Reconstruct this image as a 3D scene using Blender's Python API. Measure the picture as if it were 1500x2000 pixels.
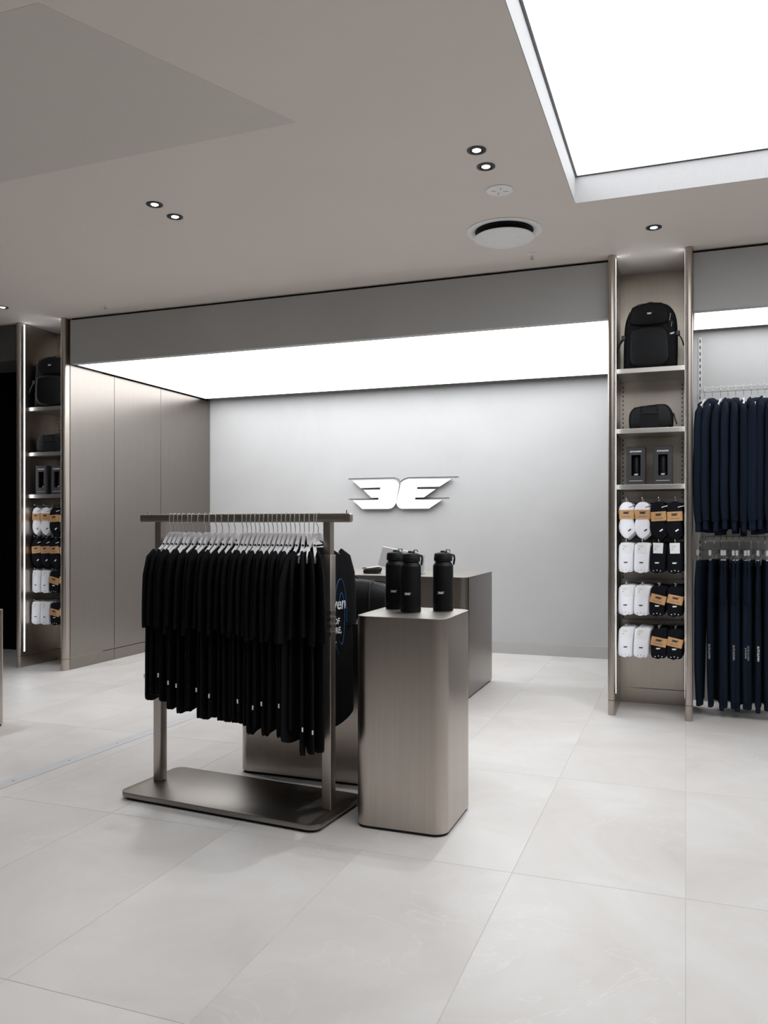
import bpy, bmesh, math, random
from mathutils import Vector, Matrix
from mathutils.geometry import tessellate_polygon
random.seed(7)
R = math.radians
scene = bpy.context.scene
for o in list(bpy.data.objects): bpy.data.objects.remove(o)

# ------------------------------------------------------------------ camera, world, exposure
F, CAMH, HY = 1592.0, 1.29, 1024.0          # focal length in pixels of the 1500x2000 frame, eye height, horizon row
TH = math.atan(589 / F)                      # the camera looks this far left of the rear wall's normal
SN, CS = math.sin(TH), math.cos(TH)
cam = bpy.data.cameras.new('camera'); camo = bpy.data.objects.new('camera', cam)
scene.collection.objects.link(camo); scene.camera = camo
cam.sensor_fit = 'VERTICAL'; cam.sensor_height = 36.0; cam.lens = F / 2000 * 36.0
cam.shift_y = (HY - 1000) / 2000
cam.clip_start = 0.05; cam.clip_end = 60
camo.location = (0, 0, CAMH); camo.rotation_euler = (R(90), 0, TH)
w = bpy.data.worlds.new('world'); scene.world = w; w.use_nodes = True
w.node_tree.nodes['Background'].inputs[0].default_value = (0.5, 0.5, 0.5, 1)
w.node_tree.nodes['Background'].inputs[1].default_value = 0.0
vs = scene.view_settings
vs.view_transform = 'Standard'; vs.look = 'None'; vs.exposure = 0.0; vs.gamma = 1.0; vs.use_curve_mapping = False
SKY_E, BOX_E, BAY_E, LED_E, SPOT_W = 2.4, 3.75, 3.2, 11.0, 40.0

def ray(x, y):
    u = (x - 750) / F; v = (HY - y) / F
    return (-SN + u * CS, CS + u * SN, v)
def onY(x, y, Y):
    d = ray(x, y); t = Y / d[1]; return Vector((d[0] * t, Y, CAMH + d[2] * t))

# ------------------------------------------------------------------ materials
MATS = {}
def nodes_of(m):
    m.use_nodes = True; nt = m.node_tree
    return nt, nt.nodes['Principled BSDF']
def setc(b, col, rough, metal=0.0, spec=None):
    b.inputs['Base Color'].default_value = (*col, 1); b.inputs['Roughness'].default_value = rough
    b.inputs['Metallic'].default_value = metal
    if spec is not None: b.inputs['Specular IOR Level'].default_value = spec
def mat(name, col, rough=0.6, metal=0.0, spec=None, var=0.05, scale=40, bump=0.0, stretch=(1, 1, 1), detail=3, objvar=0.0):
    """principled with procedural noise: tone variation and fine relief"""
    m = bpy.data.materials.new(name); nt, b = nodes_of(m); setc(b, col, rough, metal, spec)
    N, L = nt.nodes, nt.links
    tc = N.new('ShaderNodeTexCoord'); mp = N.new('ShaderNodeMapping'); mp.inputs['Scale'].default_value = stretch
    nz = N.new('ShaderNodeTexNoise'); nz.inputs['Scale'].default_value = scale; nz.inputs['Detail'].default_value = detail
    L.new(tc.outputs['Object'], mp.inputs['Vector']); L.new(mp.outputs[0], nz.inputs['Vector'])
    rp = N.new('ShaderNodeValToRGB')
    rp.color_ramp.elements[0].position = 0.3; rp.color_ramp.elements[1].position = 0.7
    rp.color_ramp.elements[0].color = (*[c * (1 - var) for c in col], 1)
    rp.color_ramp.elements[1].color = (*[min(1, c * (1 + var)) for c in col], 1)
    L.new(nz.outputs['Fac'], rp.inputs['Fac']); L.new(rp.outputs[0], b.inputs['Base Color'])
    if objvar:
        oi = N.new('ShaderNodeObjectInfo'); mr = N.new('ShaderNodeMapRange')
        mr.inputs['To Min'].default_value = 1 - objvar; mr.inputs['To Max'].default_value = 1 + objvar
        hs = N.new('ShaderNodeHueSaturation'); L.new(oi.outputs['Random'], mr.inputs['Value'])
        L.new(mr.outputs[0], hs.inputs['Value']); L.new(rp.outputs[0], hs.inputs['Color']); L.new(hs.outputs[0], b.inputs['Base Color'])
    if bump:
        bp = N.new('ShaderNodeBump'); bp.inputs['Strength'].default_value = bump; bp.inputs['Distance'].default_value = 0.002
        L.new(nz.outputs['Fac'], bp.inputs['Height']); L.new(bp.outputs[0], b.inputs['Normal'])
    MATS[name] = m; return m
def emis(name, col, s):
    m = bpy.data.materials.new(name); nt, b = nodes_of(m); setc(b, (0.8, 0.8, 0.8), 0.5)
    b.inputs['Emission Color'].default_value = (*col, 1); b.inputs['Emission Strength'].default_value = s
    MATS[name] = m; return m
def brushed(name, col, rough, axis='Z'):
    m = bpy.data.materials.new(name); nt, b = nodes_of(m); setc(b, col, rough, 1.0)
    N, L = nt.nodes, nt.links
    tc = N.new('ShaderNodeTexCoord'); mp = N.new('ShaderNodeMapping')
    mp.inputs['Scale'].default_value = (1, 1, 0.012) if axis == 'Z' else (0.012, 1, 1)
    nz = N.new('ShaderNodeTexNoise'); nz.inputs['Scale'].default_value = 260; nz.inputs['Detail'].default_value = 2
    n2 = N.new('ShaderNodeTexNoise'); n2.inputs['Scale'].default_value = 110; n2.inputs['Detail'].default_value = 2
    L.new(tc.outputs['Object'], mp.inputs['Vector']); L.new(mp.outputs[0], nz.inputs['Vector']); L.new(mp.outputs[0], n2.inputs['Vector'])
    mx = N.new('ShaderNodeMath'); mx.operation = 'ADD'; L.new(nz.outputs['Fac'], mx.inputs[0]); L.new(n2.outputs['Fac'], mx.inputs[1])
    rp = N.new('ShaderNodeMapRange'); rp.inputs['From Min'].default_value = 0.6; rp.inputs['From Max'].default_value = 1.4
    rp.inputs['To Min'].default_value = 0.94; rp.inputs['To Max'].default_value = 1.05
    L.new(mx.outputs[0], rp.inputs['Value'])
    hs = N.new('ShaderNodeHueSaturation'); hs.inputs['Color'].default_value = (*col, 1); L.new(rp.outputs[0], hs.inputs['Value'])
    L.new(hs.outputs[0], b.inputs['Base Color'])
    r2 = N.new('ShaderNodeMapRange'); r2.inputs['To Min'].default_value = rough - 0.05; r2.inputs['To Max'].default_value = rough + 0.06
    L.new(nz.outputs['Fac'], r2.inputs['Value']); L.new(r2.outputs[0], b.inputs['Roughness'])
    bp = N.new('ShaderNodeBump'); bp.inputs['Strength'].default_value = 0.02; bp.inputs['Distance'].default_value = 0.001
    L.new(nz.outputs['Fac'], bp.inputs['Height']); L.new(bp.outputs[0], b.inputs['Normal'])
    MATS[name] = m; return m
def plaster(name, col, rough, amt, scale=0.9):
    m = bpy.data.materials.new(name); nt, b = nodes_of(m); setc(b, col, rough)
    N, L = nt.nodes, nt.links
    tc = N.new('ShaderNodeTexCoord'); nz = N.new('ShaderNodeTexNoise'); nz.inputs['Scale'].default_value = scale
    nz.inputs['Detail'].default_value = 7; nz.inputs['Roughness'].default_value = 0.62; nz.inputs['Distortion'].default_value = 0.6
    L.new(tc.outputs['Object'], nz.inputs['Vector'])
    rp = N.new('ShaderNodeValToRGB'); e = rp.color_ramp.elements
    e[0].position, e[1].position = 0.32, 0.68
    e[0].color = (*[c * (1 - amt) for c in col], 1); e[1].color = (*[c * (1 + amt) for c in col], 1)
    L.new(nz.outputs['Fac'], rp.inputs['Fac']); L.new(rp.outputs[0], b.inputs['Base Color'])
    n2 = N.new('ShaderNodeTexNoise'); n2.inputs['Scale'].default_value = 35; n2.inputs['Detail'].default_value = 5; L.new(tc.outputs['Object'], n2.inputs['Vector'])
    bp = N.new('ShaderNodeBump'); bp.inputs['Strength'].default_value = 0.05; bp.inputs['Distance'].default_value = 0.004
    L.new(n2.outputs['Fac'], bp.inputs['Height']); L.new(bp.outputs[0], b.inputs['Normal'])
    MATS[name] = m; return m
def stone(name):
    """pale honed porcelain with soft clouds and a few pale veins, world-placed so the slabs differ"""
    m = bpy.data.materials.new(name); nt, b = nodes_of(m); setc(b, (.6, .58, .56), 0.42)
    N, L = nt.nodes, nt.links
    ge = N.new('ShaderNodeNewGeometry'); oi = N.new('ShaderNodeObjectInfo')
    ad = N.new('ShaderNodeVectorMath'); ad.operation = 'MULTIPLY_ADD'
    cb = N.new('ShaderNodeCombineXYZ'); L.new(oi.outputs['Random'], cb.inputs['X']); L.new(oi.outputs['Random'], cb.inputs['Z'])
    ad.inputs[1].default_value = (9, 0, 40); L.new(cb.outputs[0], ad.inputs[0]); L.new(ge.outputs['Position'], ad.inputs[2])
    nz = N.new('ShaderNodeTexNoise'); nz.inputs['Scale'].default_value = 1.6; nz.inputs['Detail'].default_value = 8; nz.inputs['Roughness'].default_value = .6; nz.inputs['Distortion'].default_value = .8
    L.new(ad.outputs[0], nz.inputs['Vector'])
    rp = N.new('ShaderNodeValToRGB'); e = rp.color_ramp.elements
    e[0].position, e[1].position = .3, .72; e[0].color = (.57, .545, .525, 1); e[1].color = (.69, .678, .666, 1)
    L.new(nz.outputs['Fac'], rp.inputs['Fac'])
    n2 = N.new('ShaderNodeTexNoise'); n2.inputs['Scale'].default_value = 2.2; n2.inputs['Detail'].default_value = 5; n2.inputs['Distortion'].default_value = 2.2
    L.new(ad.outputs[0], n2.inputs['Vector'])
    r2 = N.new('ShaderNodeValToRGB'); r2.color_ramp.elements[0].position = .49; r2.color_ramp.elements[0].color = (0, 0, 0, 1)
    r2.color_ramp.elements[1].position = .515; r2.color_ramp.elements[1].color = (0, 0, 0, 1)
    k = r2.color_ramp.elements.new(.5); k.color = (1, 1, 1, 1); L.new(n2.outputs['Fac'], r2.inputs['Fac'])
    n3 = N.new('ShaderNodeTexNoise'); n3.inputs['Scale'].default_value = 1.1; L.new(ad.outputs[0], n3.inputs['Vector'])
    r3 = N.new('ShaderNodeValToRGB'); r3.color_ramp.elements[0].position = .52; r3.color_ramp.elements[1].position = .66; L.new(n3.outputs['Fac'], r3.inputs['Fac'])
    mu = N.new('ShaderNodeMath'); mu.operation = 'MULTIPLY'; L.new(r2.outputs[0], mu.inputs[0]); L.new(r3.outputs[0], mu.inputs[1])
    m2 = N.new('ShaderNodeMath'); m2.operation = 'MULTIPLY'; m2.inputs[1].default_value = .42; L.new(mu.outputs[0], m2.inputs[0])
    mx = N.new('ShaderNodeMix'); mx.data_type = 'RGBA'; L.new(m2.outputs[0], mx.inputs['Factor']); L.new(rp.outputs[0], mx.inputs['A'])
    mx.inputs['B'].default_value = (.76, .75, .74, 1); L.new(mx.outputs['Result'], b.inputs['Base Color'])
    MATS[name] = m; return m

brushed('metal', (.49, .442, .398), 0.30)
brushed('metal_back', (.43, .392, .345), 0.32)
brushed('metal_base', (.30, .278, .258), 0.40, 'X')
brushed('metal_cab', (.30, .272, .25), 0.30)
brushed('metal_top', (.36, .335, .31), 0.42, 'X')
brushed('metal_rack', (.48, .44, .40), 0.40)
brushed('metal_shelf', (.58, .555, .525), 0.36, 'X')
mat('chrome', (.75, .75, .76), .18, 1.0, var=.03)
plaster('wallgrey', (.515, .517, .522), .62, .05)
plaster('fascia', (.50, .505, .505), .65, .05)
plaster('skirt', (.47, .465, .465), .6, .03)
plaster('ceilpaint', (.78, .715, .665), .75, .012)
plaster('ceildarker', (.68, .635, .585), .75, .012)
mat('white_paint', (.52, .52, .53), .6, var=.02)
mat('diffwhite', (.90, .90, .90), .55, var=.02)
mat('blackgap', (.006, .006, .007), .7, var=.1)
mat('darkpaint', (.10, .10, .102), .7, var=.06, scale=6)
mat('blackcloth', (.0035, .0037, .0042), .95, spec=.12, var=.25, scale=300, bump=.2)
mat('tee', (.0052, .0056, .0066), .93, spec=.15, var=.25, scale=350, bump=.25, objvar=.18)
mat('teeribs', (.007, .0075, .009), .95, spec=.15, var=.3, scale=500, bump=.3)
mat('navy', (.0078, .0145, .028), .93, spec=.15, var=.22, scale=320, bump=.25, objvar=.15)
mat('navyrib', (.0092, .017, .033), .95, spec=.15, var=.3, scale=500, bump=.3)
mat('bagblack', (.0055, .006, .0072), .7, spec=.2, var=.2, scale=220, bump=.25)
mat('bagblack2', (.007, .0078, .009), .6, spec=.25, var=.2, scale=160, bump=.2)
mat('webbing', (.006, .006, .007), .7, var=.2, scale=500, bump=.3)
mat('bottleblack', (.005, .0058, .007), .45, spec=.28, var=.12, scale=600, bump=.05)
mat('capblack', (.006, .0068, .0078), .5, spec=.3, var=.1)
mat('clearplastic', (.45, .46, .47), .2, spec=.6, var=.03)
mat('sockwhite', (.74, .74, .79), .95, spec=.1, var=.03, scale=420, bump=.35)
mat('sockblack', (.006, .0065, .009), .95, spec=.1, var=.2, scale=420, bump=.35)
mat('sockgrey', (.22, .22, .23), .95, var=.1, scale=300, bump=.3)
mat('kraft', (.46, .26, .115), .8, var=.06, scale=60)
mat('card', (.70, .70, .70), .7, var=.02)
mat('inkblack', (.012, .012, .014), .6, var=.05)
mat('inkgrey', (.35, .35, .37), .7, var=.03)
mat('inkwhite', (.80, .81, .83), .6, var=.02)
mat('inkblue', (.02, .12, .34), .6, var=.05)
mat('boxgrey', (.026, .026, .030), .6, var=.08, scale=80)
mat('hangerpale', (.78, .77, .80), .5, var=.03)
mat('hangerwire', (.68, .67, .66), .4, .1, var=.03)
mat('clipwhite', (.62, .63, .64), .4, var=.03)
mat('silver', (.66, .66, .67), .3, .6, var=.02)
mat('plasticdark', (.02, .02, .022), .4, var=.1)
mat('screwgrey', (.22, .22, .23), .4, .8, var=.05)
mat('stripmetal', (.60, .61, .63), .45, .35, var=.04, scale=15)
stone('stone')
mat('grout', (.52, .505, .49), .85, var=.04, scale=80)
mat('sidewall', (.20, .192, .185), .7, var=.03, scale=2)
emis('sky_light', (.97, .985, 1.0), SKY_E)
emis('box_light', (.97, .985, 1.0), BOX_E)
emis('bay_light', (.97, .985, 1.0), BAY_E)
emis('led', (.93, .97, 1.0), LED_E)
emis('lamp', (.93, .96, 1.0), 12.0)
emis('signwhite', (1, 1, 1), 0.75)

# ------------------------------------------------------------------ mesh helpers
COL = scene.collection
class MB:
    def __init__(s): s.v = []; s.f = []
    def add(s, vs, fs):
        n = len(s.v); s.v += [tuple(q) for q in vs]; s.f += [tuple(i + n for i in f) for f in fs]; return s
    def box(s, x0, x1, y0, y1, z0, z1, b=0.0):
        if b <= 0:
            v = [(x, y, z) for z in (z0, z1) for y in (y0, y1) for x in (x0, x1)]
            return s.add(v, [(0, 2, 3, 1), (4, 5, 7, 6), (0, 1, 5, 4), (2, 6, 7, 3), (0, 4, 6, 2), (1, 3, 7, 5)])
        bm = bmesh.new(); bmesh.ops.create_cube(bm, size=1)
        for q in bm.verts: q.co = Vector((x0 + (q.co.x + .5) * (x1 - x0), y0 + (q.co.y + .5) * (y1 - y0), z0 + (q.co.z + .5) * (z1 - z0)))
        bmesh.ops.bevel(bm, geom=bm.edges[:], offset=b, segments=2, profile=.5, affect='EDGES')
        bm.verts.index_update(); s.add([q.co[:] for q in bm.verts], [[q.index for q in f.verts] for f in bm.faces]); bm.free(); return s
    def loft(s, rings, cap=True, closed=True):
        n = len(rings[0]); vs = [p for r in rings for p in r]; fs = []
        for i in range(len(rings) - 1):
            for j in range(n if closed else n - 1):
                a, b2 = i * n + j, i * n + (j + 1) % n; fs.append((a, b2, b2 + n, a + n))
        if cap: fs.append(tuple(reversed(range(n)))); fs.append(tuple(range(len(vs) - n, len(vs))))
        return s.add(vs, fs)
    def tube(s, pts, r, seg=8, cap=True, flat=1.0):
        P = [Vector(p) for p in pts]; rings = []; up = Vector((0, 0, 1))
        rr = r if isinstance(r, (list, tuple)) else [r] * len(P)
        t0 = (P[1] - P[0]).normalized(); nrm = t0.orthogonal().normalized() if abs(t0.dot(up)) > .95 else t0.cross(up).normalized()
        for i, p in enumerate(P):
            t = (P[min(i + 1, len(P) - 1)] - P[max(i - 1, 0)]).normalized()
            nrm = (nrm - t * nrm.dot(t)).normalized(); bi = t.cross(nrm)
            rings.append([p + nrm * math.cos(a) * rr[i] + bi * math.sin(a) * rr[i] * flat for a in (2 * math.pi * k / seg for k in range(seg))])
        return s.loft(rings, cap)
    def lathe(s, prof, seg=28, cx=0, cy=0):
        rings = [[(cx + r * math.cos(2 * math.pi * k / seg), cy + r * math.sin(2 * math.pi * k / seg), z) for k in range(seg)] for r, z in prof]
        return s.loft(rings, True)
    def prism(s, poly, fn, d0, d1, bev=0.0):
        """poly in 2D extruded between depth d0 and d1; fn(u,v,d) gives the 3D point; bev shrinks both rims"""
        if bev:
            cx = sum(p[0] for p in poly) / len(poly); cy = sum(p[1] for p in poly) / len(poly)
            w = max(p[0] for p in poly) - min(p[0] for p in poly); h = max(p[1] for p in poly) - min(p[1] for p in poly)
            def sh(k): return [(cx + (p[0] - cx) * (1 - 2 * bev * k / w), cy + (p[1] - cy) * (1 - 2 * bev * k / h)) for p in poly]
            g = 1 if d1 > d0 else -1; bd = min(bev, abs(d1 - d0) * .45) * g
            L = [(sh(1), d0), (sh(.3), d0 + bd * .3), (poly, d0 + bd), (poly, d1 - bd), (sh(.3), d1 - bd * .3), (sh(1), d1)]
        else: L = [(poly, d0), (poly, d1)]
        return s.loft([[fn(p[0], p[1], d) for p in q] for q, d in L], True)
    def mesh(s, name, m, smooth=False):
        me = bpy.data.meshes.new(name); me.from_pydata(s.v, [], s.f); me.update()
        bm = bmesh.new(); bm.from_mesh(me); bmesh.ops.recalc_face_normals(bm, faces=bm.faces[:]); bm.to_mesh(me); bm.free()
        me.materials.append(MATS[m])
        if smooth:
            me.polygons.foreach_set('use_smooth', [True] * len(me.polygons))
            try: me.set_sharp_from_angle(angle=R(smooth if smooth is not True else 40))
            except Exception: pass
        return me
    def build(s, name, m, parent=None, smooth=False, **kw): return link(name, s.mesh(name, m, smooth), parent, **kw)
def link(name, me, parent=None, loc=(0, 0, 0), rot=(0, 0, 0), label=None):
    o = bpy.data.objects.new(name, me); COL.objects.link(o); o.location = loc; o.rotation_euler = rot
    if parent is not None: o.parent = parent
    if label: o['label'] = label
    return o
def tag(o, label, cat, group=None, kind=None):
    o['label'] = label; o['category'] = cat
    if group: o['group'] = group
    if kind: o['kind'] = kind
    return o
def struct(o, label=None):
    o['kind'] = 'structure'
    if label: o['label'] = label; 
    return o
def thing(name, label, cat, loc=(0, 0, 0), rz=0, group=None):
    o = bpy.data.objects.new(name, None); COL.objects.link(o); o.location = loc; o.rotation_euler = (0, 0, rz)
    o.empty_display_size = .05
    return tag(o, label, cat, group)
def copy_tree(o, parent=None):
    c = o.copy(); COL.objects.link(c); c.parent = parent
    for ch in o.children: copy_tree(ch, c)
    return c
def dup(o, loc, rz, label):
    c = copy_tree(o); c.location = loc; c.rotation_euler = (0, 0, rz); c['label'] = label; return c
def rrect(x0, x1, y0, y1, r, seg=6, corners=(1, 1, 1, 1)):
    """rounded rectangle, corners in order (x0y0, x1y0, x1y1, x0y1)"""
    out = []
    for (cx, cy, a0, k) in ((x0, y0, 180, 0), (x1, y0, 270, 1), (x1, y1, 0, 2), (x0, y1, 90, 3)):
        if not corners[k]: out.append((cx, cy)); continue
        ox = cx + r if cx == x0 else cx - r; oy = cy + r if cy == y0 else cy - r
        out += [(ox + r * math.cos(R(a0 + 90 * i / seg)), oy + r * math.sin(R(a0 + 90 * i / seg))) for i in range(seg + 1)]
    return out
FZ = lambda u, v, d: (u, v, d)       # plan outline extruded in height
FY = lambda u, v, d: (u, d, v)       # front outline extruded in depth
ORD = ['first', 'second', 'third', 'fourth', 'fifth', 'sixth', 'seventh', 'eighth', 'ninth', 'tenth', 'eleventh', 'twelfth', 'thirteenth', 'fourteenth', 'fifteenth',
       'sixteenth', 'seventeenth', 'eighteenth', 'nineteenth', 'twentieth']
ORD += ['twenty-' + q for q in ORD[:9]] + ['thirtieth', 'thirty-first', 'thirty-second', 'thirty-third']

# winged double-E emblem, digitised in the pixels of the sign's crop
EML = [(165, 222), (620, 212), (655, 222), (680, 242), (692, 268), (652, 480), (632, 512), (605, 533), (570, 542), (275, 543), (170, 448), (455, 440), (460, 416),
       (378, 416), (288, 328), (474, 324), (480, 300), (255, 306)]
EMR = [(705, 262), (725, 235), (760, 214), (800, 205), (1280, 203), (1145, 290), (893, 296), (890, 318), (1102, 318), (968, 412), (872, 413), (866, 437), (1172, 440),
       (1025, 538), (715, 540), (685, 525), (665, 500), (657, 472)]
_em = {}
def emblem(wid, m, curve_r=None):
    """flat (or cylinder-wrapped) emblem mesh of given width, in the x-z plane facing -y"""
    key = (wid, m, curve_r)
    if key in _em: return _em[key]
    bm = bmesh.new(); k = wid / 1115
    for poly in (EML, EMR):
        vv = [bm.verts.new(((x - 722) * k, 0, (373 - y) * k)) for x, y in poly]
        for tri in tessellate_polygon([[Vector((x, -y, 0)) for x, y in poly]]): bm.faces.new([vv[i] for i in tri])
    if curve_r:
        for i in range(-3, 4):
            bmesh.ops.bisect_plane(bm, geom=bm.verts[:] + bm.edges[:] + bm.faces[:], plane_co=(i * wid / 7, 0, 0), plane_no=(1, 0, 0))
        for q in bm.verts:
            a = q.co.x / curve_r; q.co.x = curve_r * math.sin(a); q.co.y = -curve_r * math.cos(a)
    me = bpy.data.meshes.new('emblem'); bm.to_mesh(me); bm.free(); me.materials.append(MATS[m]); _em[key] = me
    return me
_tx = {}
def textmesh(body, size, m, shear=0.0, bold=0.0, align='CENTER'):
    key = (body, size, m, shear, bold)
    if key in _tx: return _tx[key]
    cu = bpy.data.curves.new('lettering', 'FONT'); cu.body = body; cu.size = size; cu.shear = shear; cu.offset = bold; cu.align_x = align; cu.align_y = 'CENTER'
    cu.resolution_u = 2
    o = bpy.data.objects.new('lettering', cu); COL.objects.link(o); bpy.context.view_layer.update()
    me = bpy.data.meshes.new_from_object(o.evaluated_get(bpy.context.evaluated_depsgraph_get()))
    bpy.data.objects.remove(o); me.materials.clear(); me.materials.append(MATS[m]); _tx[key] = me
    return me
FACE = (R(90), 0, 0)      # stands flat lettering up in the x-z plane, facing -y

# ------------------------------------------------------------------ room
CZ = 3.108                                  # ceiling
YF, YW, YB = 5.78, 8.07, 6.42               # bulkhead fascia, rear wall of the counter alcove, rear wall of the hanging bays
ZL = 2.706                                  # underside of the bulkhead light boxes
XL, XR = -5.11, -0.496                      # alcove between the left cabinet and the right shelving
SX0, SX1, SY0, SY1 = -0.589, 2.9, 0.9, 4.709   # light well in the ceiling
RX0, RX1, RY0 = -8.6, 5.0, -4.6             # shop limits
floor = struct(MB().box(RX0 - .2, RX1 + .2, RY0 - .2, 8.4, -.12, -.0012).build('floor', 'grout'), 'pale stone tiled shop floor')
tile = MB().prism(rrect(-.3, .3, -.599, .599, .001, 1), FZ, -.012, 0, .0006).mesh('tile', 'stone')
ix0, ix1 = -14, 8; iy0, iy1 = -6, 3
for i in range(ix0, ix1):
    for j in range(iy0, iy1 + 1):
        link('tile', tile, floor, ((i + .5) * .602 - .0, 4.195 + (j + .5) * 1.2, 0))
c = MB()
c.box(RX0, SX0, RY0, 8.3, CZ, CZ + .3).box(SX1, RX1, RY0, 8.3, CZ, CZ + .3).box(SX0, SX1, SY1, 8.3, CZ, CZ + .3).box(SX0, SX1, RY0, SY0, CZ, CZ + .3)
struct(c.build('ceiling', 'ceilpaint'), 'warm grey painted ceiling')
cp = MB().prism([(-1.653, 3.32), (-5.6, 3.40), (-5.6, 2.22), (-2.115, 2.246)], FZ, CZ - .0008, CZ - .0001)  # thin trapezoid just under the ceiling, in a darker tone than it
struct(cp.build('trim_1', 'ceildarker'), 'darker grey angled area of the ceiling')
struct(MB().box(XL - .05, XR + .06, YW, YW + .15, 0, CZ).build('wall_back', 'wallgrey'), 'smooth grey rendered wall behind the counter')
struct(MB().box(XL, XR, YW - .012, YW - .0005, 0, .115, .002).build('baseboard_back', 'skirt'), 'grey skirting board along the rear wall')
struct(MB().box(.047, RX1, YB, YB + .15, 0, CZ).build('wall_bay', 'wallgrey'), 'grey rendered wall behind the navy clothes')
struct(MB().box(.05, RX1, YB - .012, YB - .0005, 0, .11, .002).build('baseboard_bay', 'skirt'), 'grey skirting behind the navy trousers')
struct(MB().box(RX0, -5.645, 6.55, 6.7, 0, CZ).build('wall_left_bay', 'blackcloth'), 'black rear wall of the far left bay')
struct(MB().box(RX0 - .15, RX0, RY0, 8.3, 0, CZ).build('wall_left', 'sidewall'), 'plain side wall on the left')
struct(MB().box(RX1, RX1 + .15, RY0, 8.3, 0, CZ).build('wall_right', 'sidewall'), 'plain side wall on the right')
struct(MB().box(RX0, RX1, RY0 - .15, RY0, 0, CZ).build('wall_front', 'sidewall'), 'plain wall behind the camera')
# bulkheads: fascia hanging from the ceiling with a shadow gap, light box underneath
def bulkhead(name, x0, x1, yb, label, m='fascia', rnd=(0, 0)):
    t = struct(bpy.data.objects.new(name, None), label); COL.objects.link(t)
    MB().box(x0, x1, YF, YF + .06, ZL - .004, CZ - .018, .004).build('fascia_board', m, t)
    MB().box(x0, x1, YF + .025, YF + .06, CZ - .018, CZ).build('shadow_gap', 'blackgap', t)
    MB().box(x0, x1, YF + .06, yb, ZL + .03, ZL + .06).build('soffit_board', 'blackgap', t)
    return t
bulkhead('trim_2', XL + .02, XR, YW, 'grey bulkhead fascia above the service counter')
bulkhead('trim_3', .047, 3.2, YB, 'grey bulkhead fascia above the navy clothes')
t4 = struct(bpy.data.objects.new('trim_4', None), 'dark bulkhead over the far left bay'); COL.objects.link(t4)
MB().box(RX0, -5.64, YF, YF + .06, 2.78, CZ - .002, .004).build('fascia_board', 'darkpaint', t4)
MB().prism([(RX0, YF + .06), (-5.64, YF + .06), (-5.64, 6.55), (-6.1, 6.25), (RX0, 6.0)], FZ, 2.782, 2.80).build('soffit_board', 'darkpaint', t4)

def light_panel(name, label, x0, x1, y0, y1, z, m, frame=.012):
    t = thing(name, label, 'light panel', ((x0 + x1) / 2, (y0 + y1) / 2, z))
    hx, hy = (x1 - x0) / 2, (y1 - y0) / 2
    MB().box(-hx + frame, hx - frame, -hy + frame, hy - frame, 0, .02).build('diffuser', m, t)
    f = MB()
    f.box(-hx, hx, -hy, -hy + frame, -.002, .028).box(-hx, hx, hy - frame, hy, -.002, .028).box(-hx, -hx + frame, -hy + frame, hy - frame, -.002, .028).box(hx - frame, hx, -hy + frame, hy - frame, -.002, .028)
    f.build('frame', 'screwgrey', t)
    return t
light_panel('light_panel', 'long glowing white light box above the service counter', XL + .03, XR - .0, YF + .062, 7.925, ZL, 'box_light', .008)
light_panel('light_panel', 'slim glowing white light box above the navy hoodies', .05, 3.2, YF + .062, 6.36, ZL, 'bay_light', .006)
sk = light_panel('light_panel', 'huge square glowing light panel recessed in the ceiling', SX0 + .004, SX1 - .004, SY0 + .004, SY1 - .004, CZ + .15, 'sky_light', .012)
rv = MB(); e_ = .003
hx, hy = (SX1 - SX0) / 2 - .0005, (SY1 - SY0) / 2 - .0005
rv.box(-hx, hx, hy - e_, hy, -.15, -.004).box(-hx, hx, -hy, -hy + e_, -.15, -.004).box(-hx, -hx + e_, -hy, hy, -.15, -.004).box(hx - e_, hx, -hy, hy, -.15, -.004)
rv.build('white_reveal', 'white_paint', sk, label='white painted sides of the light well')

# floor joint strip
st = struct(bpy.data.objects.new('trim_5', None), 'pale metal floor joint strip screwed to the tiles'); COL.objects.link(st)
st.location = (-3.145, 3.7, 0.0); st.rotation_euler = (0, 0, R(-2.3))
MB().box(-.042, .042, -2.2, 1.75, .0003, .003, .001).build('strip', 'stripmetal', st)
for k in range(9):
    MB().lathe([(.006, .003), (.006, .0036), (.002, .0038)], 10).build('screw', 'screwgrey', st, loc=(.0, -1.65 + .38 * k, 0))

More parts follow.
